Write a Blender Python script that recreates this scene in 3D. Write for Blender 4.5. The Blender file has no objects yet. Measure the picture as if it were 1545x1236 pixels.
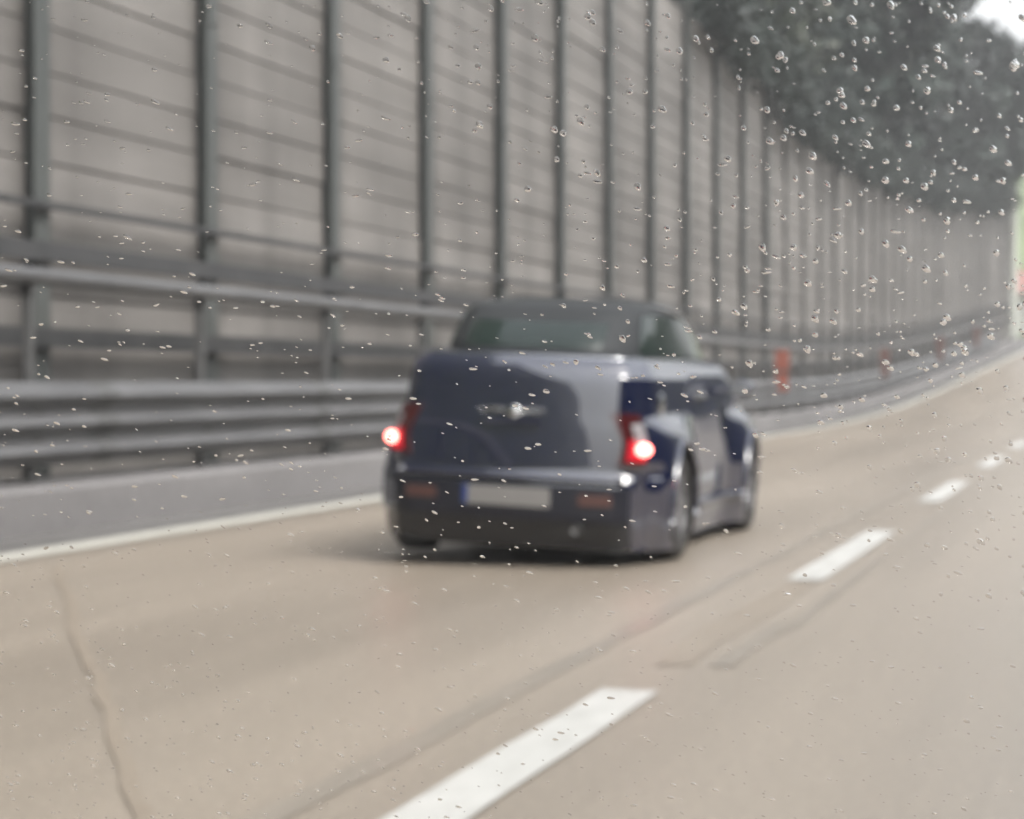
import bpy, math, random
import numpy as np
from mathutils import Vector, Matrix
random.seed(7); rng = np.random.default_rng(7)
R = math.radians
SC = bpy.context.scene; COL = SC.collection

# ------------------------------------------------------------------ camera
EYE = 1.073
cd = bpy.data.cameras.new('camera'); cam = bpy.data.objects.new('camera', cd); COL.objects.link(cam)
SC.camera = cam
cd.sensor_width = 36; cd.lens = 74.42; cd.clip_start = .05; cd.clip_end = 6000
cam.location = (0, 0, EYE); cam.rotation_euler = (R(90) - .01388, 0, .28002)
cd.dof.use_dof = True; cd.dof.focus_distance = .60; cd.dof.aperture_fstop = 24
# ------------------------------------------------------------------ light
SUN_EL, SUN_AZ = R(50), R(118)
w = bpy.data.worlds.new('World'); SC.world = w; w.use_nodes = True
nt = w.node_tree; bg = nt.nodes['Background']
sky = nt.nodes.new('ShaderNodeTexSky'); sky.sky_type = 'NISHITA'; sky.sun_disc = False
sky.sun_elevation = SUN_EL; sky.sun_rotation = SUN_AZ
sky.air_density = 1.5; sky.dust_density = 6; sky.ozone_density = 1
hs = nt.nodes.new('ShaderNodeHueSaturation'); hs.inputs['Saturation'].default_value = .22   # overcast
nt.links.new(sky.outputs[0], hs.inputs['Color']); nt.links.new(hs.outputs[0], bg.inputs[0])
bg.inputs[1].default_value = .15
sd = bpy.data.lights.new('sun', 'SUN'); sd.energy = .85; sd.angle = R(20); sd.color = (1, .96, .9)
so = bpy.data.objects.new('sun', sd); COL.objects.link(so)
# sun from azimuth SUN_AZ (clockwise from +Y)
dv = Vector((math.sin(SUN_AZ) * math.cos(SUN_EL), math.cos(SUN_AZ) * math.cos(SUN_EL), math.sin(SUN_EL)))
so.rotation_euler = dv.to_track_quat('Z', 'Y').to_euler()
SC.view_settings.view_transform = 'Standard'; SC.view_settings.look = 'None'
SC.view_settings.exposure = 1.58; SC.view_settings.gamma = 1

# ------------------------------------------------------------------ road path
_S = np.arange(-260, 700, .5)
_k = .00252 * np.clip((_S - 59.5) / 32.9, 0, 1) * np.where(_S > 190, 0, 1)
_k = _k + np.where(_S < -60, .0005, 0)  # unseen bend behind the camera, shaped for the boot lid's reflection
_th = np.cumsum(_k) * .5; _th -= np.interp(0, _S, _th); _X = np.cumsum(np.sin(_th)) * .5; _Y = np.cumsum(np.cos(_th)) * .5
_Y -= np.interp(0, _S, _Y) - .5; _X -= np.interp(0, _S, _X)
_g = .00114 * np.clip(_S - 44, 0, 86) * np.clip(1 - (_S - 150) / 120, 0, 1)
_Z = np.cumsum(_g) * .5
def P(off, s, z=0.):
    t = np.interp(s, _S, _th)
    return np.stack(np.broadcast_arrays(np.interp(s, _S, _X) + off * np.cos(t), np.interp(s, _S, _Y) - off * np.sin(t), np.interp(s, _S, _Z) + z), -1)
def heading(s): return float(np.interp(s, _S, _th))

# ------------------------------------------------------------------ helpers
class M:
    def __init__(s): s.v = []; s.f = []; s.n = 0
    def add(s, v, f):
        s.v.append(np.asarray(v, float).reshape(-1, 3)); s.f += [[i + s.n for i in q] for q in f]; s.n += len(s.v[-1])
    def box(s, c, d, rot=None):
        x, y, z = [e / 2 for e in d]
        v = np.array([(a * x, b * y, e * z) for a in (-1, 1) for b in (-1, 1) for e in (-1, 1)])
        if rot is not None: v = v @ np.array(rot).T
        s.add(v + np.array(c), [(0, 1, 3, 2), (4, 6, 7, 5), (0, 4, 5, 1), (2, 3, 7, 6), (0, 2, 6, 4), (1, 5, 7, 3)])
    def grid(s, A, cu=False, cv=False):
        nu, nv = A.shape[:2]; f = []
        for i in range(nu if cu else nu - 1):
            for j in range(nv if cv else nv - 1):
                a, b = (i + 1) % nu, (j + 1) % nv
                f.append((i * nv + j, a * nv + j, a * nv + b, i * nv + b))
        s.add(A.reshape(-1, 3), f)
    def tube(s, pts, r, n=10, caps=True):
        pts = [Vector(p) for p in pts]; rings = []
        rr = r if hasattr(r, '__len__') else [r] * len(pts)
        for i, p in enumerate(pts):
            d = (pts[min(i + 1, len(pts) - 1)] - pts[max(i - 1, 0)]).normalized()
            u = d.cross(Vector((0, 0, 1)) if abs(d.z) < .9 else Vector((1, 0, 0))).normalized(); v = d.cross(u)
            rings.append([p + (u * math.cos(2 * math.pi * k / n) + v * math.sin(2 * math.pi * k / n)) * rr[i] for k in range(n)])
        b = s.n; s.grid(np.array([[tuple(q) for q in g] for g in rings]), cv=True)
        if caps:
            s.f.append([b + k for k in range(n)][::-1]); s.f.append([b + (len(pts) - 1) * n + k for k in range(n)])
    def lathe(s, prof, c, axis='X', n=32):
        # prof: (radius, along) points, revolved about axis
        A = np.zeros((n, len(prof), 3))
        for k in range(n):
            t = 2 * math.pi * k / n
            for j, (r, h) in enumerate(prof):
                A[k, j] = (h, r * math.cos(t), r * math.sin(t)) if axis == 'X' else (r * math.cos(t), r * math.sin(t), h)
        s.grid(A + np.array(c), cu=True)
    def build(s, name, mat, parent=None, smooth=False, **tags):
        me = bpy.data.meshes.new(name); me.from_pydata(np.concatenate(s.v).tolist(), [], s.f)
        if smooth: me.shade_smooth()
        me.materials.append(mat); me.update()
        o = bpy.data.objects.new(name, me); COL.objects.link(o)
        if parent is not None: o.parent = parent
        for k, v in tags.items(): o[k] = v
        return o
def empty(name, loc=(0, 0, 0), rz=0, **tags):
    o = bpy.data.objects.new(name, None); COL.objects.link(o); o.location = loc; o.rotation_euler = (0, 0, rz)
    for k, v in tags.items(): o[k] = v
    return o

ALB = .62    # overall level of the base colours
class Mat:
    def __init__(s, name, col=(.5, .5, .5), rough=.6, metal=0, **kw):
        s.m = bpy.data.materials.new(name); s.m.use_nodes = True; s.nt = s.m.node_tree
        s.b = s.nt.nodes['Principled BSDF']
        s.b.inputs['Base Color'].default_value = (*col, 1); s.b.inputs['Roughness'].default_value = rough
        s.b.inputs['Metallic'].default_value = metal
        for k, v in kw.items(): s.b.inputs[k.replace('_', ' ')].default_value = v
    def node(s, t, **kw):
        n = s.nt.nodes.new('ShaderNode' + t)
        for k, v in kw.items(): setattr(n, k, v)
        return n
    def link(s, a, b): s.nt.links.new(a, b)
    def noise(s, scale, detail=4, stretch=(1, 1, 1), coord='Object', rough=.55, rot=0):
        tc = s.node('TexCoord'); mp = s.node('Mapping'); mp.inputs['Scale'].default_value = stretch
        mp.inputs['Rotation'].default_value = (0, 0, rot)
        s.link(tc.outputs[coord], mp.inputs['Vector'])
        n = s.node('TexNoise'); n.inputs['Scale'].default_value = scale; n.inputs['Detail'].default_value = detail
        n.inputs['Roughness'].default_value = rough
        s.link(mp.outputs[0], n.inputs['Vector']); return n.outputs['Fac']
    def ramp(s, fac, stops):
        stops = [(p_, tuple(q * ALB for q in c_) if hasattr(c_, '__len__') else c_) for p_, c_ in stops]
        r = s.node('ValToRGB'); e = r.color_ramp.elements
        while len(e) < len(stops): e.new(.5)
        for i, (p, c) in enumerate(stops):
            e[i].position = p; e[i].color = (*c, 1) if hasattr(c, '__len__') else (c, c, c, 1)
        s.link(fac, r.inputs[0]); return r.outputs[0]
    def mul(s, a, b, fac=1.):
        n = s.node('Mix', data_type='RGBA', blend_type='MULTIPLY'); n.inputs[0].default_value = fac
        s.link(a, n.inputs[6]); s.link(b, n.inputs[7]); return n.outputs[2]
    def mixc(s, f, a, b):
        n = s.node('Mix', data_type='RGBA'); s.link(f, n.inputs[0])
        for q, i in ((a, 6), (b, 7)):
            if hasattr(q, '__len__'): n.inputs[i].default_value = (*q, 1)
            else: s.link(q, n.inputs[i])
        return n.outputs[2]
    def col(s, c): s.link(c, s.b.inputs['Base Color'])
    def bump(s, h, st=.3, d=.02):
        b = s.node('Bump'); b.inputs['Strength'].default_value = st; b.inputs['Distance'].default_value = d
        s.link(h, b.inputs['Height']); s.link(b.outputs[0], s.b.inputs['Normal'])

# road asphalt: worn pale buff, damp
a = Mat('wet_asphalt', rough=.35)
c1 = a.ramp(a.noise(.35, 5, (1, .12, 1)), [(.25, (.315, .268, .217)), (.75, (.40, .345, .282))])
c2 = a.ramp(a.noise(28, 3), [(.3, .80), (.7, 1.10)])
c3 = a.ramp(a.noise(1.2, 4, (.9, .035, 1)), [(.35, .86), (.62, 1.05)])
a.col(a.mul(a.mul(c1, c2), c3)); a.bump(a.noise(160, 2), .25, .004)
rr = a.ramp(a.noise(.8, 4, (1, .1, 1)), [(.3, .30), (.7, .48)]); a.link(rr, a.b.inputs['Roughness'])
ASPH = a.m
a = Mat('tar_seam', rough=.35); a.col(a.ramp(a.noise(6, 3, (1, .2, 1)), [(.3, (.31, .275, .23)), (.7, (.37, .325, .272))])); TAR = a.m
a = Mat('rusty_stain', rough=.4); a.col(a.ramp(a.noise(8, 3, (1, .2, 1)), [(.3, (.33, .275, .217)), (.7, (.37, .315, .252))])); RUST = a.m
a = Mat('gutter_asphalt', rough=.4); a.col(a.ramp(a.noise(2, 4, (1, .08, 1)), [(.3, (.13, .125, .12)), (.7, (.19, .185, .18))])); GUTTER = a.m
a = Mat('road_paint', rough=.4); a.col(a.ramp(a.noise(9, 5, (1, .4, 1)), [(.25, (.56, .56, .53)), (.6, (.72, .72, .69))])); PAINT = a.m
a = Mat('worn_paint', rough=.4); a.col(a.ramp(a.noise(5, 5, (1, .3, 1)), [(.25, (.54, .53, .47)), (.6, (.70, .69, .62))])); PAINT2 = a.m
# concrete
def concrete(name, lo, hi, st=(1, 1, .15)):
    a = Mat(name, rough=.75)
    c = a.ramp(a.noise(1.3, 6, st), [(.3, lo), (.7, hi)])
    c = a.mul(c, a.ramp(a.noise(11, 4), [(.3, .88), (.7, 1.05)])); a.col(c); a.bump(a.noise(30, 3), .3, .01); return a.m
KERB = concrete('kerb_concrete', (.18, .173, .173), (.26, .25, .25), (1, .25, 1))
PIER = concrete('pier_concrete', (.52, .54, .48), (.66, .68, .62))
# wall boards
a = Mat('wall_boards', rough=.7)
geo = a.node('NewGeometry'); oi = a.node('ObjectInfo')
c = a.ramp(a.noise(1.0, 6, (1, .3, 2.2)), [(.25, (.17, .16, .15)), (.75, (.275, .26, .245))])
c = a.mul(c, a.ramp(geo.outputs['Random Per Island'], [(0, .84), (1, 1.08)]))
c = a.mul(c, a.ramp(oi.outputs['Random'], [(0, .88), (1, 1.08)]))
c = a.mul(c, a.ramp(a.noise(.8, 4, (1, 1.3, .07)), [(.3, .68), (.6, 1.08)]))
c = a.mul(c, a.ramp(a.noise(.22, 3, (1, 1, .6)), [(.38, .80), (.62, 1.14)]))
a.col(c); a.bump(a.noise(14, 4, (1, .15, 3)), .4, .01); BOARD = a.m
a = Mat('dark_joint', (.075, .072, .069), .9); JOINT = a.m
a = Mat('post_steel', rough=.55, metal=.2); a.col(a.ramp(a.noise(2, 5, (1, 1, .2)), [(.3, (.085, .094, .092)), (.7, (.13, .14, .133))])); POST = a.m
a = Mat('far_post_steel', rough=.7); a.col(a.ramp(a.noise(2, 5, (1, 1, .2)), [(.3, (.14, .135, .13)), (.7, (.2, .195, .185))])); POST2 = a.m  # paler tone for the slim far posts
a = Mat('waler_steel', rough=.6, metal=.2); a.col(a.ramp(a.noise(2, 5), [(.3, (.05, .052, .055)), (.7, (.085, .085, .088))])); WALER = a.m
a = Mat('galvanised_steel', rough=.5, metal=.55); a.col(a.ramp(a.noise(3, 5, (1, .3, 1)), [(.3, (.17, .17, .175)), (.7, (.26, .26, .265))])); GALV = a.m
a = Mat('dull_steel', rough=.6, metal=.4); a.col(a.ramp(a.noise(3, 5), [(.3, (.12, .12, .12)), (.7, (.18, .18, .18))])); DULL = a.m
a = Mat('orange_reflector', (.22, .06, .036), .6); ORANGE = a.m
a = Mat('orange_faded', (.11, .052, .042), .6); ORANGE2 = a.m
# vegetation
def leafmat(name, lo, hi):
    a = Mat(name, rough=.6); g = a.node('NewGeometry')
    c = a.ramp(a.noise(.45, 3), [(.35, lo), (.65, hi)]); c = a.mul(c, a.ramp(g.outputs['Random Per Island'], [(0, .6), (1, 1.3)]))
    a.col(c); return a.m
LEAF = leafmat('dark_leaves', (.010, .022, .020), (.030, .052, .040))
LEAF2 = leafmat('olive_leaves', (.02, .032, .02), (.055, .07, .04))
IVY = leafmat('hanging_leaves', (.012, .022, .020), (.032, .048, .038))
a = Mat('bark', rough=.9); a.col(a.ramp(a.noise(5, 4, (1, 1, .2)), [(.3, (.05, .04, .03)), (.7, (.12, .1, .08))])); BARK = a.m
a = Mat('meadow', rough=.9)
a.col(a.ramp(a.noise(.12, 6), [(.3, (.09, .13, .045)), (.7, (.19, .25, .10))])); MEADOW = a.m
a = Mat('scrub_soil', rough=.95); a.col(a.ramp(a.noise(.3, 6), [(.3, (.035, .045, .03)), (.7, (.07, .08, .05))])); SCRUB = a.m
a = Mat('glare_white_render', rough=.8); a.col(a.ramp(a.noise(1, 4), [(.3, (.74, .73, .71)), (.7, (.82, .81, .79))])); WHITEW = a.m
a = Mat('red_tiles', rough=.7)
wv = a.node('TexWave'); wv.inputs['Scale'].default_value = 6; a.col(a.mixc(wv.outputs['Fac'], (.22, .10, .085), (.30, .15, .13))); TILES = a.m
# car
a = Mat('car_paint', rough=.4, Coat_Weight=1., Coat_Roughness=.05, Coat_IOR=2.45, Specular_IOR_Level=0.)
a.col(a.ramp(a.noise(40, 2), [(.3, (.002, .0048, .030)), (.7, (.003, .007, .042))]))
cr = a.ramp(a.noise(5, 4), [(.3, .02), (.7, .05)]); a.link(cr, a.b.inputs['Coat Roughness']); CARP = a.m
a = Mat('black_plastic', (.02, .02, .022), .5); BLACK = a.m
a = Mat('soft_top_fabric', rough=.75); a.col(a.ramp(a.noise(60, 3), [(.3, (.012, .015, .018)), (.7, (.022, .026, .03))])); a.bump(a.noise(12, 3), .2, .01); FABRIC = a.m
GLASS = Mat('tinted_glass', (.012, .02, .018), .06, Specular_IOR_Level=.45).m
CHROME = Mat('chrome', (.48, .49, .5), .22, 1).m
SILVER = Mat('alloy_rim', (.26, .26, .27), .4, .8).m
a = Mat('tyre_rubber', rough=.8); a.col(a.ramp(a.noise(20, 3), [(.3, (.025, .024, .024)), (.7, (.06, .056, .052))])); RUBBER = a.m
REFL = Mat('amber_reflector', (.075, .035, .03), .3).m
PLATEM = Mat('plate_white', (.19, .185, .18), .4).m
PLATEB = Mat('plate_blue', (.02, .04, .15), .4).m
REDL = Mat('red_lens', (.03, .002, .003), .15, Coat_Weight=1.).m
REDL.node_tree.nodes['Principled BSDF'].inputs['Emission Color'].default_value = (1, .02, .04, 1)
REDL.node_tree.nodes['Principled BSDF'].inputs['Emission Strength'].default_value = .007
GLOWL = Mat('glowing_red_lens', (.2, .005, .01), .2).m
GLOWL.node_tree.nodes['Principled BSDF'].inputs['Emission Color'].default_value = (1, .02, .05, 1)
GLOWL.node_tree.nodes['Principled BSDF'].inputs['Emission Strength'].default_value = .16
CLEARL = Mat('clear_lens', (.2, .2, .21), .1, Coat_Weight=1.).m
a = Mat('lit_lamp', (1, .3, .25), .3); a.b.inputs['Emission Color'].default_value = (1, .17, .14, 1); a.b.inputs['Emission Strength'].default_value = 4.5; LAMP = a.m
BUMPM = Mat('bumper_paint', (.006, .007, .014), .35, Specular_IOR_Level=.5).m
UNDER = Mat('underbody', (.015, .015, .015), .8).m

# ------------------------------------------------------------------ terrain, road
def sstep(x, a, b):
    t = np.clip((x - a) / (b - a), 0, 1); return t * t * (3 - 2 * t)
WALL_END = 114.0
def ground_h(off, s):
    road = np.interp(s, _S, _Z)
    left = np.clip(-off - 8.6, 0, None)
    kept = 8.15 * sstep(left, 0, .25) + np.clip(left - 1, 0, 40) * .62
    cut = np.minimum(np.clip(left - 4, 0, None) * .45, 14) + np.clip(left - 40, 0, 60) * .12
    f = sstep(s, WALL_END - 1, WALL_END + 7)
    hl = kept * (1 - f) + cut * f
    right = np.clip(off - 9.5, 0, None)
    berm = 0.0 * sstep(right, 1, 9) * sstep(s, -32, -26) * (1 - sstep(s, 2, 14))
    return road - .06 + hl + berm
offs = np.concatenate([[-260, -200, -150, -110, -90, -75, -62, -52, -44, -37, -31, -26, -22, -18, -15, -13, -11.5, -10.2, -9.5, -9, -8.85, -8.6, -8.3], np.arange(-7, 9, 2.), [9.5, 11, 13, 15, 17, 19, 23, 30, 45, 70, 110, 170, 260, 380]])
ss = np.concatenate([np.arange(-250, 0, 6.), np.arange(0, 108, 3.), np.arange(108, 126, 1.), np.arange(126, 300, 4.), np.arange(300, 690, 12.)])
O_, S_ = np.meshgrid(offs, ss)
pts = P(O_.ravel(), S_.ravel()).reshape(*O_.shape, 3)
pts[..., 2] = ground_h(O_, S_) + rng.normal(0, .12, O_.shape) * (np.abs(O_) > 10.5)
t = M(); t.grid(pts[:, ::-1]); go = t.build('ground', MEADOW, smooth=True, kind='structure')
go.data.materials.append(SCRUB)
nc = len(offs) - 1
for p_ in go.data.polygons:
    if ss[p_.index // nc] < 114: p_.material_index = 1

def strip(name, o0, o1, s0, s1, z, mat, step=2.0, crown=False, **tags):
    n = max(2, int((s1 - s0) / step) + 1); s = np.linspace(s0, s1, n)
    m = M(); A = np.stack([P(o1, s, z), P(o0, s, z)], 1); m.grid(A[:, ::-1]); return m.build(name, mat, **tags)
strip('road', -7.16, 9.2, -250, 400, 0, ASPH, kind='structure')
strip('gutter', -7.14, -6.56, -250, 160, .004, GUTTER, kind='structure')
strip('edge_line', -6.58, -6.30, -100, 240, .008, PAINT2, kind='structure')
strip('edge_line', 5.6, 5.8, -100, 240, .008, PAINT2, kind='structure')
# dashed lane line: every dash is painted on the same road
m = M()
def paint(m, o0, o1, s0, s1, z=.008, jag=.0):
    n = max(3, int((s1 - s0) / .5)); s = np.linspace(s0, s1, n)
    l = np.full(n, o0) + rng.normal(0, jag, n); r = np.full(n, o1) + rng.normal(0, jag, n)
    m.grid(np.stack([P(l, s, z), P(r, s, z)], 1))
for k in range(-8, 24): paint(m, -1.72, -1.52, (3.15 if k else 2.9) + 7.62 * k, (7.0 if k else 6.6) + 7.62 * k, jag=.004)
m.build('lane_markings', PAINT, kind='structure')
# tar seams beside the dashed line, worn streaks
m = M(); paint(m, -2.06, -1.96, 3, 60, .004, .012); m.build('tar_seam', TAR, kind='structure')
m = M(); paint(m, -1.40, -1.35, 8.6, 26, .004, .01); paint(m, -1.47, -1.38, 7.3, 8.8, .0045, .01); m.build('tar_seam', TAR, kind='structure')
m = M(); paint(m, -1.70, -1.54, 7.3, 10.7, .004, .02); m.build('road_stain', RUST, kind='structure')
m = M()
s = np.linspace(3.6, 10.4, 30); o = -2.33 - .576 * (s - 4.29) + .01 * np.sin(s * 2.3) + rng.normal(0, .008, 30)
m.grid(np.stack([P(o - .028, s, .0065), P(o + .028, s, .0065)], 1)); m.build('rust_streak', RUST, kind='structure')

m = M(); sv = np.linspace(-30, 230, 90); uv = np.linspace(0, 1, 10)  # unseen bank, added to darken reflections in the car's boot and right side
G = np.array([[P(10 + 12 * u, s_, (9.0 + 8 * float(sstep(-s_, -12, 0))) * math.sin(u * math.pi) ** .7 * min(1, (s_ + 30.5) / 1.5, (231 - s_) / 6) - .1 + rng.normal(0, .9) * math.sin(u * math.pi)) for u in uv] for s_ in sv])
m.grid(G[:, ::-1]); m.build('reflection_hill', SCRUB, kind='structure', smooth=True)

m = M(); sv = np.linspace(-240, 33, 80); uv = np.linspace(0, 1, 10)  # unseen steep bank, added and heightened to darken the boot lid's reflection
G = np.array([[P(-8.75 - 8 * u, s_, 7.6 + 36 * min(1, (33.5 - s_) / 8) * u ** .5 + rng.normal(0, .25)) for u in uv] for s_ in sv])
m.grid(G); m.build('reflection_hill', SCRUB, kind='structure', smooth=True)

# concrete kerb under the guard rail
def extrude(name, prof, s0, s1, mat, step=2., parent=None, smooth=False, **tags):
    n = max(2, int(round((s1 - s0) / step)) + 1); s = np.linspace(s0, s1, n)
    A = np.stack([P(o, s, z) for o, z in prof], 1); m = M(); m.grid(A[:, ::-1], cv=True)
    k = len(prof); m.f.append(list(range(k))[::-1]); m.f.append([(n - 1) * k + i for i in range(k)])
    return m.build(name, mat, parent, smooth, **tags)
extrude('concrete_kerb', [(-7.14, -.1), (-7.17, .30), (-7.2, .335), (-7.93, .335), (-7.93, -.1)], -60, WALL_END + 3, KERB,
        label='low grey concrete kerb running beneath the steel guard rail', category='kerb')

# ------------------------------------------------------------------ retaining wall
PD = 3.18; P0 = 14.19; WALL_H = 8.2; WO = -8.12
wall = empty('retaining_wall', tuple(P(WO, 50.)), label='tall grey brown retaining wall of horizontal boards between dark upright posts', category='wall')
def inv(o, parent):    # keep world-space meshes where they are
    o.parent = parent; o.matrix_parent_inverse = Matrix.Translation(-Vector(parent.location)) if parent.rotation_euler.z == 0 else parent.matrix_world.inverted()
    return o
k0, k1 = -1, 31
bh = .355
for k in range(k0, k1 + 1):
    s0, s1 = P0 + PD * k, P0 + PD * (k + 1)
    m = M(); z = .30
    while z < WALL_H - .05:
        h = min(bh, WALL_H - z)
        big = rng.random() < .3
        d = rng.normal(0, .008); g = .015 if (int(round(z / bh)) % 2) else .005
        a, b = P(WO + d, s0 + .02), P(WO + d + rng.normal(0, .004), s1 - .02)
        tdir = (b - a) / np.linalg.norm(b - a); nr = np.array([tdir[1], -tdir[0], 0]) * .05
        zz = [z + g, z + h - g]
        v = []
        for q in (a, b):
            for zc in zz:
                v.append(q + [0, 0, zc]); v.append(q - nr + [0, 0, zc])
        m.add(v, [(0, 4, 6, 2), (1, 3, 7, 5), (0, 2, 3, 1), (4, 5, 7, 6), (2, 6, 7, 3), (0, 1, 5, 4)])
        z += bh
    inv(m.build('board_panel', BOARD), wall)
inv(extrude('backing', [(WO - .07, .0), (WO - .07, WALL_H + .05), (WO - .4, WALL_H + .05), (WO - .4, 0)], P0 + PD * k0, P0 + PD * (k1 + 1), JOINT), wall)
# H-section steel post
pm = M()
for x in (0.09, -.07): pm.box((x, 0, WALL_H / 2 + .1), (.018, .24, WALL_H + .2))
pm.box((.01, 0, WALL_H / 2 + .1), (.145, .02, WALL_H + .2))
for z in (1.40, 2.05, 4.4, 6.6): pm.box((.106, 0, z), (.014, .18, .16))
first = None
for k in range(k0, k1 + 2):
    s = P0 + PD * k
    if first is None: o = pm.build('post', POST); first = o; slim = pm.build('post', POST2); slim.name = 'post.slim'; slim_me = slim.data; bpy.data.objects.remove(slim)
    else: o = first.copy(); COL.objects.link(o)
    if k >= 12: o.data = slim_me; o.scale = (.6, .55, 1)
    o.location = P(WO + .03, s); o.rotation_euler = (0, rng.normal(0, .0015), -heading(s)); inv(o, wall)
for zc, h in ((2.06, .15), (1.40, .15), (2.42, .05)):
    inv(extrude('horizontal_rail', [(WO + .15, zc - h / 2), (WO + .15, zc + h / 2), (WO + .215, zc + h / 2), (WO + .215, zc - h / 2)][::-1], P0 + PD * k0, P0 + PD * (k1 + 1), WALER), wall)
# pale pier that closes the wall
pe = P0 + PD * (k1 + 1)
inv(extrude('reflection_rear_run', [(WO, -.05), (WO, WALL_H), (WO - .3, WALL_H), (WO - .3, -.05)], -110, P0 + PD * k0 - .1, SCRUB), wall)  # unseen wall run, coloured dark for its reflection in the boot lid
o = extrude('concrete_pier', [(WO + .30, -.1), (WO + .30, WALL_H + .4), (WO - .5, WALL_H + .4), (WO - .5, -.1)], pe + .15, pe + 1.6, PIER, step=.5,
            label='pale concrete pier at the far end of the retaining wall', category='pier')

# ------------------------------------------------------------------ guard rail
rail = empty('guard_rail', tuple(P(-7.4, 50.)), label='grey three-ridged steel guard rail with a single tube above it along the wall', category='guard rail')
RE = 107.0
prof = []
zb, zt_ = .46, 1.06
n = 49
for i in range(n):
    u = i / (n - 1); z = zb + (zt_ - zb) * u
    prof.append((-7.37 + .055 * -math.cos(u * 2 * math.pi * 3), z))
for q in range(len(prof)):
    prof[q] = (prof[q][0], prof[q][1])
back = [(o - .006, z) for o, z in prof][::-1]
inv(extrude('beam', (prof + back)[::-1], -60, RE, GALV, step=1., smooth=True), rail)
m = M(); s = np.arange(-60, RE + .1, 1.)
m.tube([tuple(q) for q in P(-7.45, s, 1.82)], .06, 12); inv(m.build('top_tube', GALV, smooth=True), rail)
pm = M(); pm.box((-.02, 0, .16 + .335 + .55), (.06, .07, 1.42)); pm.box((-.02, 0, .342), (.26, .26, .014))
pm.box((.035, 0, .76), (.05, .14, .3)); pm.box((0, 0, 1.74), (.05, .07, .12))
first = None; s = 13.06 - 2.933 * 22
while s < RE:
    if first is None: o = pm.build('post', DULL); first = o
    else: o = first.copy(); COL.objects.link(o)
    o.location = P(-7.47, s); o.rotation_euler = (0, 0, -heading(s)); inv(o, rail); s += 2.933
# overlaps between beam sections
def bolt_plate(s):
    m = M(); pr = [(o + .007, z) for o, z in prof]; bk = [(o - .001, z) for o, z in prof][::-1]
    ssx = np.linspace(s - .16, s + .16, 3); A = np.stack([P(o, ssx, z) for o, z in (pr + bk)[::-1]], 1); m.grid(A[:, ::-1], cv=True)
    inv(m.build('joint_plate', DULL, smooth=True), rail)
s = -40.
while s < RE: bolt_plate(s); s += 4.5

# orange delineators on the rail
dl = [(46.8, ORANGE, 'bright orange vertical marker board on the guard rail, nearest beyond the dark blue car'),
      (68.1, ORANGE2, 'faded orange marker board on the guard rail, second beyond the dark blue car'),
      (86.5, ORANGE2, 'small dull orange marker board on the guard rail, third beyond the dark blue car'),
      (99.5, ORANGE2, 'tiny dull orange marker board on the guard rail, nearest the pale pier')]
for s, mt, lb in dl:
    r = empty('marker_board', tuple(P(-7.30, s)), -heading(s), label=lb, category='marker board', group='orange marker boards along the guard rail')
    m = M(); m.box((0, 0, 1.52), (.32, .03, .46)); m.build('upper_plate', mt, r)
    m = M(); m.box((0, 0, 1.02), (.27, .03, .40)); m.build('lower_plate', mt, r)
    m = M(); m.box((0, .035, 1.28), (.06, .03, 1.1)); m.build('bracket', DULL, r)

# ------------------------------------------------------------------ vegetation
def clump_leaves(m, c, r, n, size, squash=.8):
    d = rng.normal(size=(n, 3)); d /= np.linalg.norm(d, axis=1)[:, None]
    p = np.array(c) + d * (rng.random((n, 1)) ** .45) * np.array([r, r, r * squash])
    u = rng.normal(size=(n, 3)); u /= np.linalg.norm(u, axis=1)[:, None]
    v = np.cross(u, rng.normal(size=(n, 3))); v /= np.linalg.norm(v, axis=1)[:, None]
    sz = size * (.6 + .8 * rng.random((n, 1)))
    q = np.stack([p - u * sz, p + v * sz * .5, p + u * sz, p - v * sz * .5], 1).reshape(-1, 3)
    m.add(q, (np.arange(n * 4).reshape(-1, 4)).tolist())
def tree(off, s, height, rad, label, mat=LEAF, nclump=34, leaf=.16, per=150, lean=0., low=.25):
    if s > 70: nclump = int(nclump * 1.7); leaf = .24
    base = P(off, s); base[2] = ground_h(np.array(off), np.array(s)) - .1
    r = empty('broadleaf_tree', tuple(base), 0, label=label, category='tree', group='trees above the retaining wall')
    m = M(); h = height
    tp = [(0, 0, 0), (lean * .15, .05, h * .25), (lean * .45, .1, h * .5), (lean * .8, 0, h * .8)]
    m.tube(tp, [rad * .07, rad * .055, rad * .04, rad * .015], 8); m.build('trunk', BARK, r, True)
    cm = M(); lm = M()
    for i in range(nclump):
        u = rng.random(); az = rng.random() * 2 * math.pi; zz = h * (low + (1 - low) * u)
        env = rad * math.sqrt(max(.08, 1 - (2 * u - .85) ** 2 * .75)); rr = env * (.35 + .65 * rng.random() ** .5)
        c = (lean * zz / h + rr * math.cos(az), rr * math.sin(az), zz)
        clump_leaves(cm, c, rad * (.22 + .16 * rng.random()), per, leaf)
        if i == 0 or i == 3:
            lm.tube([(lean * .3, .06, h * .35), tuple(np.array(c) * .6 + np.array([lean * zz / h * .3, 0, zz * .35])), c], [rad * .02, rad * .012, .01], 5)
    cm.build('crown', mat, r); lm.build('limb', BARK, r)
    return r
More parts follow.
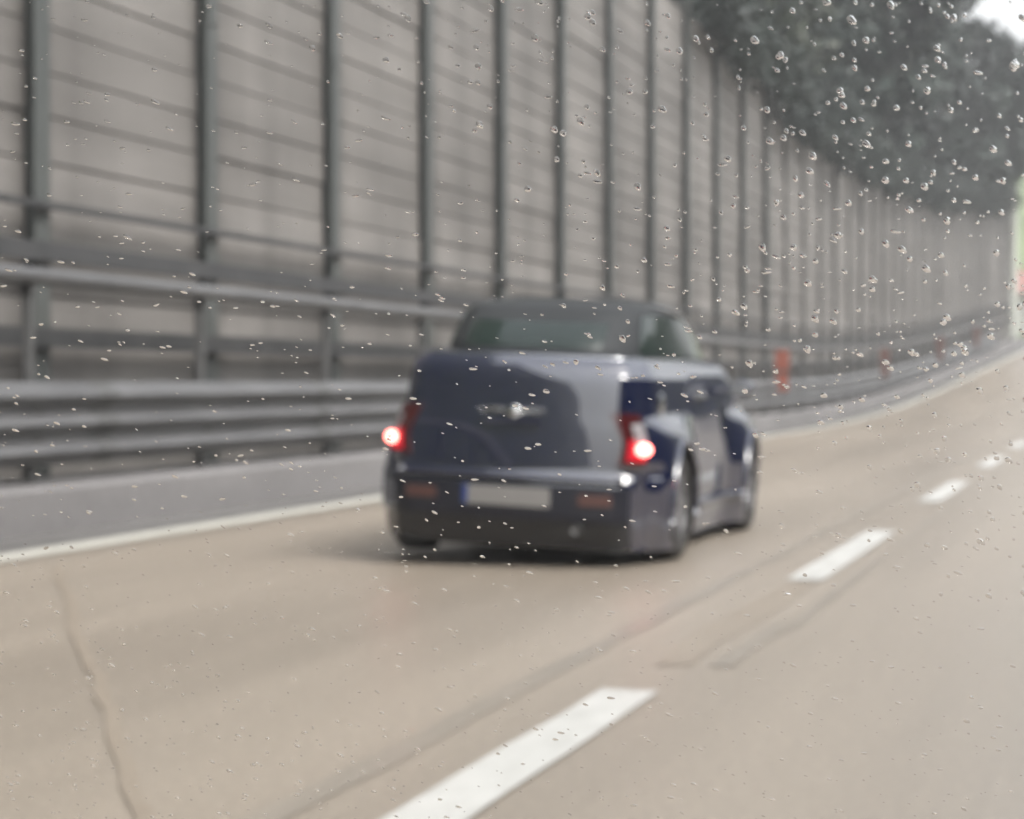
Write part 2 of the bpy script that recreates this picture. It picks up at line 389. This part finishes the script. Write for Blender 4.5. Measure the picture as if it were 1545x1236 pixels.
specs = [
 (-10.4, 38, 6.0, 2.6, 'dark bush-like tree above the wall, nearest of the trees', LEAF2, 0, .1),
 (-10.6, 44, 7.5, 3.2, 'dark tree above the wall, second nearest of the trees', LEAF, 1.0, .0),
 (-11.5, 51, 9.0, 3.8, 'dark tree above the wall, third nearest of the trees', LEAF, 1.5, .05),
 (-10.4, 58, 8.0, 3.4, 'dark tree above the wall, fourth nearest, crown hanging over the boards', LEAF2, 1.5, .0),
 (-12.0, 65, 11., 4.6, 'tall dark tree above the middle of the wall, fifth from the near end', LEAF, 2, .05),
 (-10.6, 72, 10., 4.2, 'dark overhanging tree above the wall, sixth from the near end', LEAF, 2.2, .0),
 (-12.5, 80, 13., 5.2, 'tall dark tree above the wall, seventh from the near end', LEAF2, 2, .05),
 (-11.2, 87, 10.5, 4.2, 'dark tree above the far part of the wall, third from its pale pier', LEAF, 1.5, .0),
 (-12.5, 95, 13., 4.6, 'large dark tree above the far part of the wall, second from its pale pier', LEAF, 1.6, .02),
 (-10.4, 104, 7.2, 4.2, 'dark tree leaning over the far end of the wall beside the bright sky', LEAF, 2.2, .02),
]
for off, s, h, rd, lb, mt, ln, low in specs: tree(off, s, h, rd, lb, mt, lean=ln, low=low)
# the tree whose crown reaches over the end of the wall
r = tree(-9.8, 112.5, 7.2, 4.2, 'farthest dark tree reaching out past the pale pier over the green bank', LEAF, lean=4.2, low=.16, nclump=40)
# leaves hanging over the top of the wall
m = M(); s = 40.
while s < WALL_END:
    dens = min(1, (s - 38) / 14)
    c = P(WO + .15 + rng.random() * .5, s, WALL_H - rng.random() * 1.2 * dens + .3)
    clump_leaves(m, c, .55 + .35 * rng.random(), 120, .1, .8); s += .45
m.build('hanging_foliage', IVY, kind='stuff', label='dark leaves spilling over the top of the retaining wall', category='foliage')
m = M()
for i in range(900):
    s = 30 + rng.random() * 84; o = -9.2 - rng.random() ** 1.4 * 14; c = P(o, s); c[2] = ground_h(np.array(o), np.array(s)) + .3
    clump_leaves(m, c, .9, 34, .2, .6)
m.build('undergrowth', IVY, kind='stuff', label='dark scrub covering the slope above the retaining wall', category='undergrowth')

# far house at the end of the wall, added white in place of glare
hs_, ho = 129., -10.6
b = P(ho, hs_); b[2] = np.interp(hs_, _S, _Z) - .9
stand_in_house = empty('stand_in_house', tuple(b), -heading(hs_), label='small made-up building, white for the bright glare, with a pale red roof just beyond the pale pier', category='stand_in_house')
m = M(); m.box((0, 0, 1.5), (3.8, 5, 3.0)); m.build('wall', WHITEW, stand_in_house)
m = M(); v = [(-2.2, -2.9, 2.98), (2.2, -2.9, 2.98), (2.2, 2.9, 2.98), (-2.2, 2.9, 2.98), (-2.2, 0, 4.4), (2.2, 0, 4.4)]
m.add(v, [(0, 1, 5, 4), (2, 3, 4, 5), (0, 4, 3), (1, 2, 5), (0, 3, 2, 1)]); m.build('roof', TILES, stand_in_house)
for x in (-.9,):
    m = M(); m.box((x, -2.52, 2.1), (.8, .06, .9)); wn = m.build('window', GLASS, stand_in_house)
    m = M(); m.box((x, -2.56, 1.61), (1., .14, .06)); m.build('sill', WHITEW, wn)

# ------------------------------------------------------------------ the car
LEAN = .045
CAR = empty('convertible_car', (-3.395, 12.42, 0), .012, label='dark blue convertible with closed black soft top and glowing tail lights driving ahead', category='car')
def body(o):
    """body parts lean a little to the right on the springs"""
    o.parent = CAR; o.rotation_euler = (0, LEAN, 0)
    o.location = (.78 - .78 * math.cos(LEAN), 0, .78 * math.sin(LEAN)); return o
def ss1(x, a, b): t = min(1, max(0, (x - a) / (b - a))); return t * t * (3 - 2 * t)
AR, AF = -.80, 3.49
def lerp(z, T):
    return float(np.interp(z, [q[0] for q in T], [q[1] for q in T]))
rearT = [(.09, -.72), (.2, -.79), (.27, -.815), (.45, -.82), (.50, -.79), (.52, -.765), (.8, -.748), (1.0, -.733), (1.10, -.722), (1.15, -.69), (1.18, -.63), (1.195, -.56), (1.205, -.46)]
frontT = [(.12, 3.3), (.2, 3.42), (.3, 3.46), (.5, 3.49), (.6, 3.42), (.75, 3.36), (.85, 3.22), (.92, 2.9), (.98, 2.5), (1.03, 2.55), (1.08, 2.4), (1.15, 2.3), (1.205, 2.27)]
widT = [(.12, .76), (.2, .775), (.3, .78), (.5, .785), (.7, .775), (.9, .755), (1.05, .74), (1.12, .728), (1.17, .695), (1.195, .64), (1.205, .56)]
def halfw(a, z):
    w = lerp(z, widT)
    w -= .05 * ss1(-a, .25, .8) + .10 * ss1(a, 2.6, 3.5)
    b = 0
    for a0, sg, zt in ((0., .60, .84), (2.62, .58, .86)):
        dz = math.sqrt(max(0, 1 - (max(0, z - .3) / (zt - .3)) ** 2)) if z < zt else 0
        da = abs(a - a0) / sg
        b = max(b, .115 * (dz ** .8) * math.exp(-da ** 4))
    return w + b
def outline(z):
    ar, af = lerp(z, rearT), lerp(z, frontT)
    wr = halfw(ar + .12, z); r = .13 if z > .55 else .16
    pts = []
    bow = .070
    for i in range(15):
        u = i / 14; l = (wr - r) * u; pts.append((l, ar + bow * (l / wr) ** 2))
    l0, a0 = pts[-1]
    phi0 = math.atan(2 * bow * (wr - r) / wr ** 2)
    for i in range(1, 9):
        ph = phi0 + (math.pi / 2 - phi0) * i / 8
        pts.append((l0 + r * (math.sin(ph) - math.sin(phi0)), a0 + r * (math.cos(phi0) - math.cos(ph))))
    la, aa = pts[-1]; fa = af - .22
    for i in range(1, 81):
        a = aa + (fa - aa) * i / 80
        w_ = halfw(a, z); bl = ss1(a, aa, aa + .12); pts.append((la * (1 - bl) + w_ * bl, a))
    lw = pts[-1][0]
    for i in range(1, 9):
        ph = math.pi / 2 * i / 8; pts.append((lw - .22 * (1 - math.cos(ph)), fa + .17 * math.sin(ph)))
    lw2, aw = pts[-1]
    for i in range(1, 7): pts.append((lw2 * (1 - i / 6), aw + .05 * (1 - (1 - i / 6) ** 2)))
    return pts
zs = np.concatenate([np.arange(.09, .45, .03), [.455, .48, .50, .508, .52, .55, .58], np.arange(.62, 1.1, .03), [1.10, 1.12, 1.14, 1.16, 1.175, 1.185, 1.195, 1.205]])
OUT = [outline(z) for z in zs]
K = len(OUT[0]); full = []
for z, o in zip(zs, OUT):
    ring = [(l, a, z) for l, a in o] + [(-l, a, z) for l, a in o[-2:0:-1]]
    full.append(ring)
A = np.array(full); NR = A.shape[1]
m = M(); b0 = 0
vv = A.reshape(-1, 3); ff = []
def arch(p):
    return abs(p[0]) > .5 and (math.hypot(p[1] - 0, p[2] - .34) < .365 or math.hypot(p[1] - 2.62, p[2] - .34) < .365)
for i in range(len(zs) - 1):
    for j in range(NR):
        q = (i * NR + j, i * NR + (j + 1) % NR, (i + 1) * NR + (j + 1) % NR, (i + 1) * NR + j)
        if not arch(vv[list(q)].mean(0)): ff.append(q)
m.add(vv, ff)
# deck on top
m.f.append([(len(zs) - 1) * NR + j for j in range(NR)])
body(m.build('body', CARP, smooth=True))
def surf(l, z, off=0.004, side=1):
    """point on the rear face of the body"""
    i = int(np.searchsorted(zs, z)); i = min(max(i, 1), len(zs) - 1); t_ = (z - zs[i - 1]) / (zs[i] - zs[i - 1])
    def at(o):
        L = [q[0] for q in o[:24]]; Aq = [q[1] for q in o[:24]]
        return float(np.interp(abs(l), L, Aq))
    a = at(OUT[i - 1]) * (1 - t_) + at(OUT[i]) * t_
    return (l, a - off, z)
def flank(a, z, off=.004, side=1):
    return (side * (halfw(a, z) + off), a, z)
def patch(fn, U, V, name, mat, parent=None, smooth=True):
    G = np.array([[fn(u, v) for v in V] for u in U]); mm = M(); mm.grid(G)
    o = mm.build(name, mat, smooth=smooth)
    if parent is None: body(o)
    else: o.parent = parent
    return o
def shell(fn, U, V, th, name, mat, parent=None):
    """a patch with thickness: fn(u, v, off)"""
    G1 = np.array([[fn(u, v, th) for v in V] for u in U]); G0 = np.array([[fn(u, v, -.01) for v in V] for u in U])
    mm = M(); mm.grid(G1)
    ring = lambda G: np.concatenate([G[:, 0], G[-1, 1:], G[-2::-1, -1], G[0, -2:0:-1]])
    mm.grid(np.stack([ring(G0), ring(G1)], 1), cu=True)
    o = mm.build(name, mat, smooth=False)
    if parent is None: body(o)
    else: o.parent = parent
    return o
lin = np.linspace
# floor pan and dark wheel wells
mm = M(); mm.box((0, 1.3, .17), (1.3, 4.0, .18)); mm.box((0, 1.3, .5), (1.12, 4.0, .479)); body(mm.build('underbody', UNDER))
for sx in (1, -1):
    for a0 in (0, 2.62):
        mm = M(); mm.tube([(sx * (halfw(a0 + .365 * math.cos(q), .34 + .365 * math.sin(q)) + .002), a0 + .37 * math.cos(q), .34 + .37 * math.sin(q)) for q in lin(-.25, math.pi + .25, 24)], .02, 6)
        body(mm.build('arch_trim', CARP, smooth=True))
shell(lambda l, z, o: surf(l, z, o), lin(-.70, .70, 29), lin(.095, .245, 5), .012, 'valance_shade', BLACK)  # black panel carried low, partly in place of shade under the car
# boot lid shut lines (a thin raised lid on the rear face)
lid = shell(lambda l, z, o: surf(l, z, o), lin(-.60, .60, 25), lin(.55, 1.13, 14), .006, 'boot_lid', CARP)
lid.data.shade_smooth()
# bumper shelf
bump = shell(lambda l, z, o: surf(l, z, o), lin(-.70, .70, 29), lin(.25, .455, 8), .03, 'rear_bumper', BUMPM)
bump.data.shade_smooth()
mm = M(); mm.tube([surf(l, .490, .015) for l in lin(-.66, .66, 25)], .022, 8); body(mm.build('bumper_strip', CARP, smooth=True))
for sx in (1, -1):
    shell(lambda l, z, o: surf(l, z, o + .028), lin(sx * .42, sx * .61, 6) if sx > 0 else lin(-.61, -.42, 6), lin(.345, .41, 3), .008, 'reflector', REFL)
pl = shell(lambda l, z, o: surf(l, z, o + .026), lin(-.26, .26, 8), lin(.325, .435, 3), .012, 'number_plate', PLATEM)
bl = shell(lambda l, z, o: surf(l, z, o + .036), lin(-.26, -.225, 3), lin(.327, .433, 3), .004, 'blue_band', PLATEB); bl.parent = pl; bl.location = (0, 0, 0); bl.rotation_euler = (0, 0, 0)
# emblem: round badge with two wings
mm = M(); c = surf(0, .86, .012)
mm.lathe([(0, 0), (.03, 0), (.036, -.006)], (0, 0, 0), 'Z', 20)
v = np.concatenate(mm.v); mm.v = [np.stack([v[:, 0], c[1] + v[:, 2] * -1 - .006, c[2] + v[:, 1]], 1)]
for sx in (-1, 1):
    for q, (z0, L_) in enumerate(((.872, .17), (.862, .16), (.852, .13))):
        p = [surf(sx * (.035 + L_ * u), z0 + .012 * math.sin(u * 2.6) - .006 * u, .012) for u in lin(0, 1, 8)]
        mm.tube(p, [.0055 * (1 - .6 * u) for u in lin(0, 1, 8)], 6)
body(mm.build('winged_emblem', CHROME, smooth=True))
mm = M(); mm.box((0, surf(0, .80)[1] - .012, .80), (.34, .02, .025)); body(mm.build('boot_handle', CARP))
# tail lights on the fenders
for sx in (1, -1):
    def tl(u, v, o, sx=sx):   # u around the corner, v height
        z = .585 + .29 * v; i = int(np.searchsorted(zs, z)); ring = OUT[i]
        idx = 11.5 + 9.5 * u - 2.0 * abs(v - .45)
        l = np.interp(idx, range(24), [q[0] for q in ring[:24]]); a = np.interp(idx, range(24), [q[1] for q in ring[:24]])
        ux = np.interp(idx, [13, 22], [.15, 1]); return (sx * (l + o * ux), a - o * (1 - ux * .7), z)
    lens = shell(tl, lin(.3, 1, 9), lin(0, 1, 13), .028, 'tail_light', REDL); lens.data.shade_smooth()
    cc = (sx * .752, -.665, .675)
    mm = M(); cap = [(.042 * math.cos(q), -.038 * math.sin(q)) for q in lin(0, math.pi / 2, 7)]
    mm.lathe(cap, (0, 0, 0), 'Z', 24); v = np.concatenate(mm.v)
    v = np.stack([v[:, 0] * 1.15, v[:, 2], v[:, 1] * .82], 1); an = sx * .7
    v = np.stack([v[:, 0] * math.cos(an) - v[:, 1] * math.sin(an), v[:, 0] * math.sin(an) + v[:, 1] * math.cos(an), v[:, 2]], 1)
    mm.v = [v + np.array(cc)]; lo = mm.build('lamp', LAMP, smooth=True); lo.parent = lens
    shell(lambda u, v, o, tl=tl: tl(u, v, o + .026), lin(.45, .98, 7), lin(.08, .50, 6), .006, 'glowing_lens', GLOWL, lens)
    cl = shell(lambda u, v, o, tl=tl: tl(u, v, o + .028), lin(.62, .98, 6), lin(.42, .80, 6), .008, 'clear_lens', CLEARL, lens)
# chrome belt trim round the foot of the soft top
def ringpt(idx, z, grow=0):
    i = int(np.searchsorted(zs, z)); o = OUT[i]
    return np.interp(idx, range(K), [q[0] for q in o]), np.interp(idx, range(K), [q[1] for q in o])
mm = M()
bp = []
for j in range(0, 92):
    l, a = ringpt(j, 1.18); bp.append((l, a, 1.182))
bp = [p for p in bp if p[1] < 1.5]
mm.tube([(-l, a, z) for l, a, z in bp[::-1]] + bp[1:], .011, 6); body(mm.build('belt_trim', CHROME, smooth=True))
# soft top
def top_ring(v, off=0):
    """v 0 belt .. 1 roof; returns plan outline points"""
    z = 1.19 + .36 * v
    ar = -.47 + .50 * v ** 1.5 + (.25 * ss1(v, .8, 1)); af = 2.34 - .74 * v - .15 * ss1(v, .8, 1)
    wd = .655 - .075 * v - .20 * ss1(v, .82, 1)
    return z, ar - off, af + off, wd + off
def top_pt(t_, v, off=0):
    """t_ 0..1 from the rear centre round the right side to the front centre"""
    z, ar, af, wd = top_ring(v, off); q = math.pi * t_; n_ = .48
    mid = (ar + af) / 2; hf = (af - ar) / 2
    return (wd * abs(math.sin(q)) ** n_ * (1 if math.sin(q) >= 0 else -1), mid - hf * abs(math.cos(q)) ** .55 * (1 if math.cos(q) >= 0 else -1), z + off * v)
vs = np.concatenate([lin(0, .8, 12), lin(.84, 1, 8)])
ts = (1 - np.cos(lin(0, 1, 40) * math.pi)) / 2 * .5 + lin(0, 1, 40) * .5
full = []
for v in vs:
    rg = [top_pt(t_, v) for t_ in ts]; full.append(rg + [(-x, y, z) for x, y, z in rg[-2:0:-1]])
A = np.array(full); mm = M(); mm.grid(A, cv=True); NN = A.shape[1]
cz = [top_pt(t_, 1) for t_ in ts]; mm.f.append([(len(vs) - 1) * NN + j for j in range(NN)])
top = body(mm.build('soft_top', FABRIC, smooth=True))
def top_x(x, v, off):      # rear face by lateral position
    z, ar, af, wd = top_ring(v, off); q = math.asin(min(1, (abs(x) / wd)) ** (1 / .48)); return (x, (ar + af) / 2 - (af - ar) / 2 * math.cos(q) ** .55, z)
shell(lambda x, v, o: top_x(x, v, o), lin(-.42, .42, 17), lin(.12, .56, 8), .006, 'rear_window', GLASS)
for sx in (1, -1):
    shell(lambda t_, v, o, sx=sx: (lambda p: (sx * p[0], p[1], p[2]))(top_pt(t_, v, o)), lin(.30, .72, 20), lin(.06, .72, 8), .008, 'side_window', GLASS)
    mm = M(); mm.tube([(lambda p: (sx * p[0], p[1], p[2]))(top_pt(.42 + .36 * u, .90 - .80 * u ** 1.5, .012)) for u in lin(0, 1, 22)], .012, 6)
    body(mm.build('roof_edge_trim', CHROME, smooth=True))  # chrome tube added along the roof edge for its bright streak
shell(lambda x, v, o: (lambda r_: (x, (lambda q: (r_[1] + r_[2]) / 2 + (r_[2] - r_[1]) / 2 * math.cos(q) ** .55)(math.asin(min(1, abs(x) / r_[3]) ** (1 / .48))), r_[0]))(top_ring(v, o)), lin(-.5, .5, 15), lin(.08, .76, 6), .008, 'windscreen', GLASS)
# doors, handle, fuel door, mirror
for sx in (1, -1):
    d = shell(lambda a, z, o, sx=sx: flank(a, z, o, sx), lin(.72, 1.98, 24), lin(.34, 1.10, 22), .006, 'door', CARP); d.data.shade_smooth()
    mm = M(); mm.tube([flank(.86, .97, .012, sx), flank(.90, .975, .04, sx), flank(1.02, .975, .04, sx), flank(1.06, .97, .012, sx)], .014, 8)
    h = mm.build('door_handle', CHROME, smooth=True); h.parent = d
    mm = M(); G = []
    for i in range(9):
        ph = math.pi * i / 8; G.append([(sx * (.80 + .10 * 1 + .085 * math.sin(ph) * math.cos(q)), 1.80 - .07 * math.cos(ph), 1.02 + .065 * math.sin(ph) * math.sin(q)) for q in lin(0, 2 * math.pi, 17)[:-1]])
    mm.grid(np.array(G), cv=True); mm.tube([(sx * .70, 1.82, 1.0), (sx * .84, 1.81, 1.01)], .02, 6)
    mi = mm.build('wing_mirror', CARP, smooth=True); body(mi)
    mm = M(); mm.lathe([(0, 0), (.058, 0)], (0, 0, 0), 'Z', 20); v = np.concatenate(mm.v)
    mm.v = [np.stack([sx * .90 + v[:, 0] * 1.2, 1.80 - .072 + v[:, 2], 1.02 + v[:, 1] * .9], 1)]; g = mm.build('mirror_glass', CHROME); g.parent = mi
    mm = M(); mm.tube([flank(a, .285, .01, sx) for a in lin(.45, 2.2, 20)], .028, 8); body(mm.build('sill', CARP, smooth=True))
mm = M(); c = flank(-.28, .93, .004); mm.lathe([(0, .008), (.065, .008), (.075, 0)], (0, 0, 0), 'X', 24); v = np.concatenate(mm.v); mm.v = [v + np.array([halfw(-.22, .92), -.22, .92])]
body(mm.build('fuel_door', CHROME, smooth=True))
for sx in (1, -1):
    mm = M(); mm.lathe([(0, .04), (.06, .03), (.09, 0), (.085, -.04)], (0, 0, 0), 'Z', 20); v = np.concatenate(mm.v)
    mm.v = [np.stack([sx * .55 + v[:, 0], 3.36 + v[:, 2], .68 + v[:, 1]], 1)]; body(mm.build('headlight', CHROME, smooth=True))
mm = M(); mm.tube([(.42, -.62, .22), (.42, -.86, .21)], .028, 10); body(mm.build('exhaust_pipe', DULL, smooth=True))
# wheels
for sx in (1, -1):
    for a0 in (0, 2.62):
        we = empty('wheel', (sx * .765, a0, .325), 0); we.parent = CAR
        up = .055 if sx < 0 else 0
        we.location.z += up * .5
        tp = [(.20, .10), (.235, .112), (.29, .112), (.318, .09), (.325, .05), (.325, -.05), (.318, -.09), (.29, -.105), (.2, -.1)]
        mm = M(); mm.lathe([(r_, h * sx) for r_, h in tp], (0, 0, 0), 'X', 40); mm.build('tyre', RUBBER, we, True)
        mm = M(); mm.lathe([(.205, .10 * sx), (.20, .06 * sx), (.19, .05 * sx), (0.0, .045 * sx)], (0, 0, 0), 'X', 32)
        for k in range(5):
            q = 2 * math.pi * k / 5; mm.box((.075 * sx, .115 * math.cos(q), .115 * math.sin(q)), (.05, .19, .055), Matrix.Rotation(q, 3, 'X'))
        mm.lathe([(.05, .06 * sx), (.045, .1 * sx), (0, .105 * sx)], (0, 0, 0), 'X', 16)
        mm.build('rim', SILVER, we)

# ------------------------------------------------------------------ raindrops on the slanted screen glass in front of the driver
# glass plane: lateral axis X, slope axis runs forward and down at 33 degrees, .60 m away along the view
F = Vector((math.sin(-.28), math.cos(-.28), 0)); C0 = Vector((0, 0, EYE)) + F * .60
UX = Vector((1, 0, 0)); SL = R(55); VX = Vector((0, -math.cos(SL), math.sin(SL))); NX = UX.cross(VX)
if NX.z < 0: NX = -NX
def drop_mesh(n, place, rmin, rmax, power, wind, elong, height):
    global DV, DF, DN
    na, nb = 12, 5
    for i in range(n):
        u, v = place()
        r = (rmin + (rmax - rmin) * rng.random() ** power); e = elong[0] + (elong[1] - elong[0]) * rng.random()
        th = wind + rng.normal(0, .25); dx, dy = math.cos(th), math.sin(th)
        ring = []
        wob = 1 + .05 * rng.normal(size=na)
        for b in range(nb):
            ph = math.pi / 2 * b / nb
            for a_ in range(na):
                q = 2 * math.pi * a_ / na; x = math.cos(q) * r * e * math.cos(ph) * wob[a_]; y = math.sin(q) * r * math.cos(ph) * wob[a_]
                # teardrop: tail thinner
                y *= 1 - .25 * (x / (r * e))
                ring.append((u + x * dx - y * dy, v + x * dy + y * dx, height * r * math.sin(ph)))
        ring.append((u, v, height * r)); base = DN
        DV += ring
        for b in range(nb - 1):
            for a_ in range(na):
                a2 = (a_ + 1) % na; DF.append((base + b * na + a_, base + b * na + a2, base + (b + 1) * na + a2, base + (b + 1) * na + a_))
        for a_ in range(na): DF.append((base + (nb - 1) * na + a_, base + (nb - 1) * na + (a_ + 1) % na, base + nb * na))
        DV += ring[:na]; DF.append([base + len(ring) + a_ for a_ in range(na)][::-1]); DN += len(ring) + na
DV, DF, DN = [], [], 0
uni = lambda: (rng.uniform(-.22, .22), rng.uniform(-.24, .24))
def upper_right():
    while True:
        u, v = rng.uniform(-.05, .24), rng.uniform(-.10, .26)
        if rng.random() < 1.15 / (1 + math.exp(-((u + .05) * 45 + v * 34 - 6))): return u, v
drop_mesh(4200, uni, .00018, .00055, 2.4, -.35, (1.2, 2.8), .65)
drop_mesh(40, uni, .0005, .0008, 2, -.5, (1., 1.5), .45)
drop_mesh(3000, upper_right, .00028, .00095, 2.0, -1.0, (1.05, 1.6), .7)
dv_ = np.array(DV); W_ = np.array(C0)[None] + dv_[:, :1] * np.array(UX) + dv_[:, 1:2] * np.array(VX) + dv_[:, 2:3] * np.array(NX)
mm = M(); mm.add(W_, DF)
water = bpy.data.materials.new('rain_water'); water.use_nodes = True; nt = water.node_tree; nt.nodes.clear()
g = nt.nodes.new('ShaderNodeBsdfGlass'); g.inputs['IOR'].default_value = 1.33; g.inputs['Roughness'].default_value = 0; o_ = nt.nodes.new('ShaderNodeOutputMaterial'); nt.links.new(g.outputs[0], o_.inputs[0])
mm.build('raindrops', water, smooth=True, kind='stuff', label='small raindrops scattered over the glass in front of the view', category='raindrops')

# ------------------------------------------------------------------ rain haze
hz = M(); hz.box((30, 200, 60), (560, 960, 125))
haze = bpy.data.materials.new('haze_air'); haze.use_nodes = True; nt = haze.node_tree; nt.nodes.clear()
pv = nt.nodes.new('ShaderNodeVolumePrincipled'); pv.inputs['Color'].default_value = (.86, .88, .9, 1); pv.inputs['Density'].default_value = .0016
o_ = nt.nodes.new('ShaderNodeOutputMaterial'); nt.links.new(pv.outputs[0], o_.inputs['Volume'])
hz.build('haze', haze, kind='stuff')
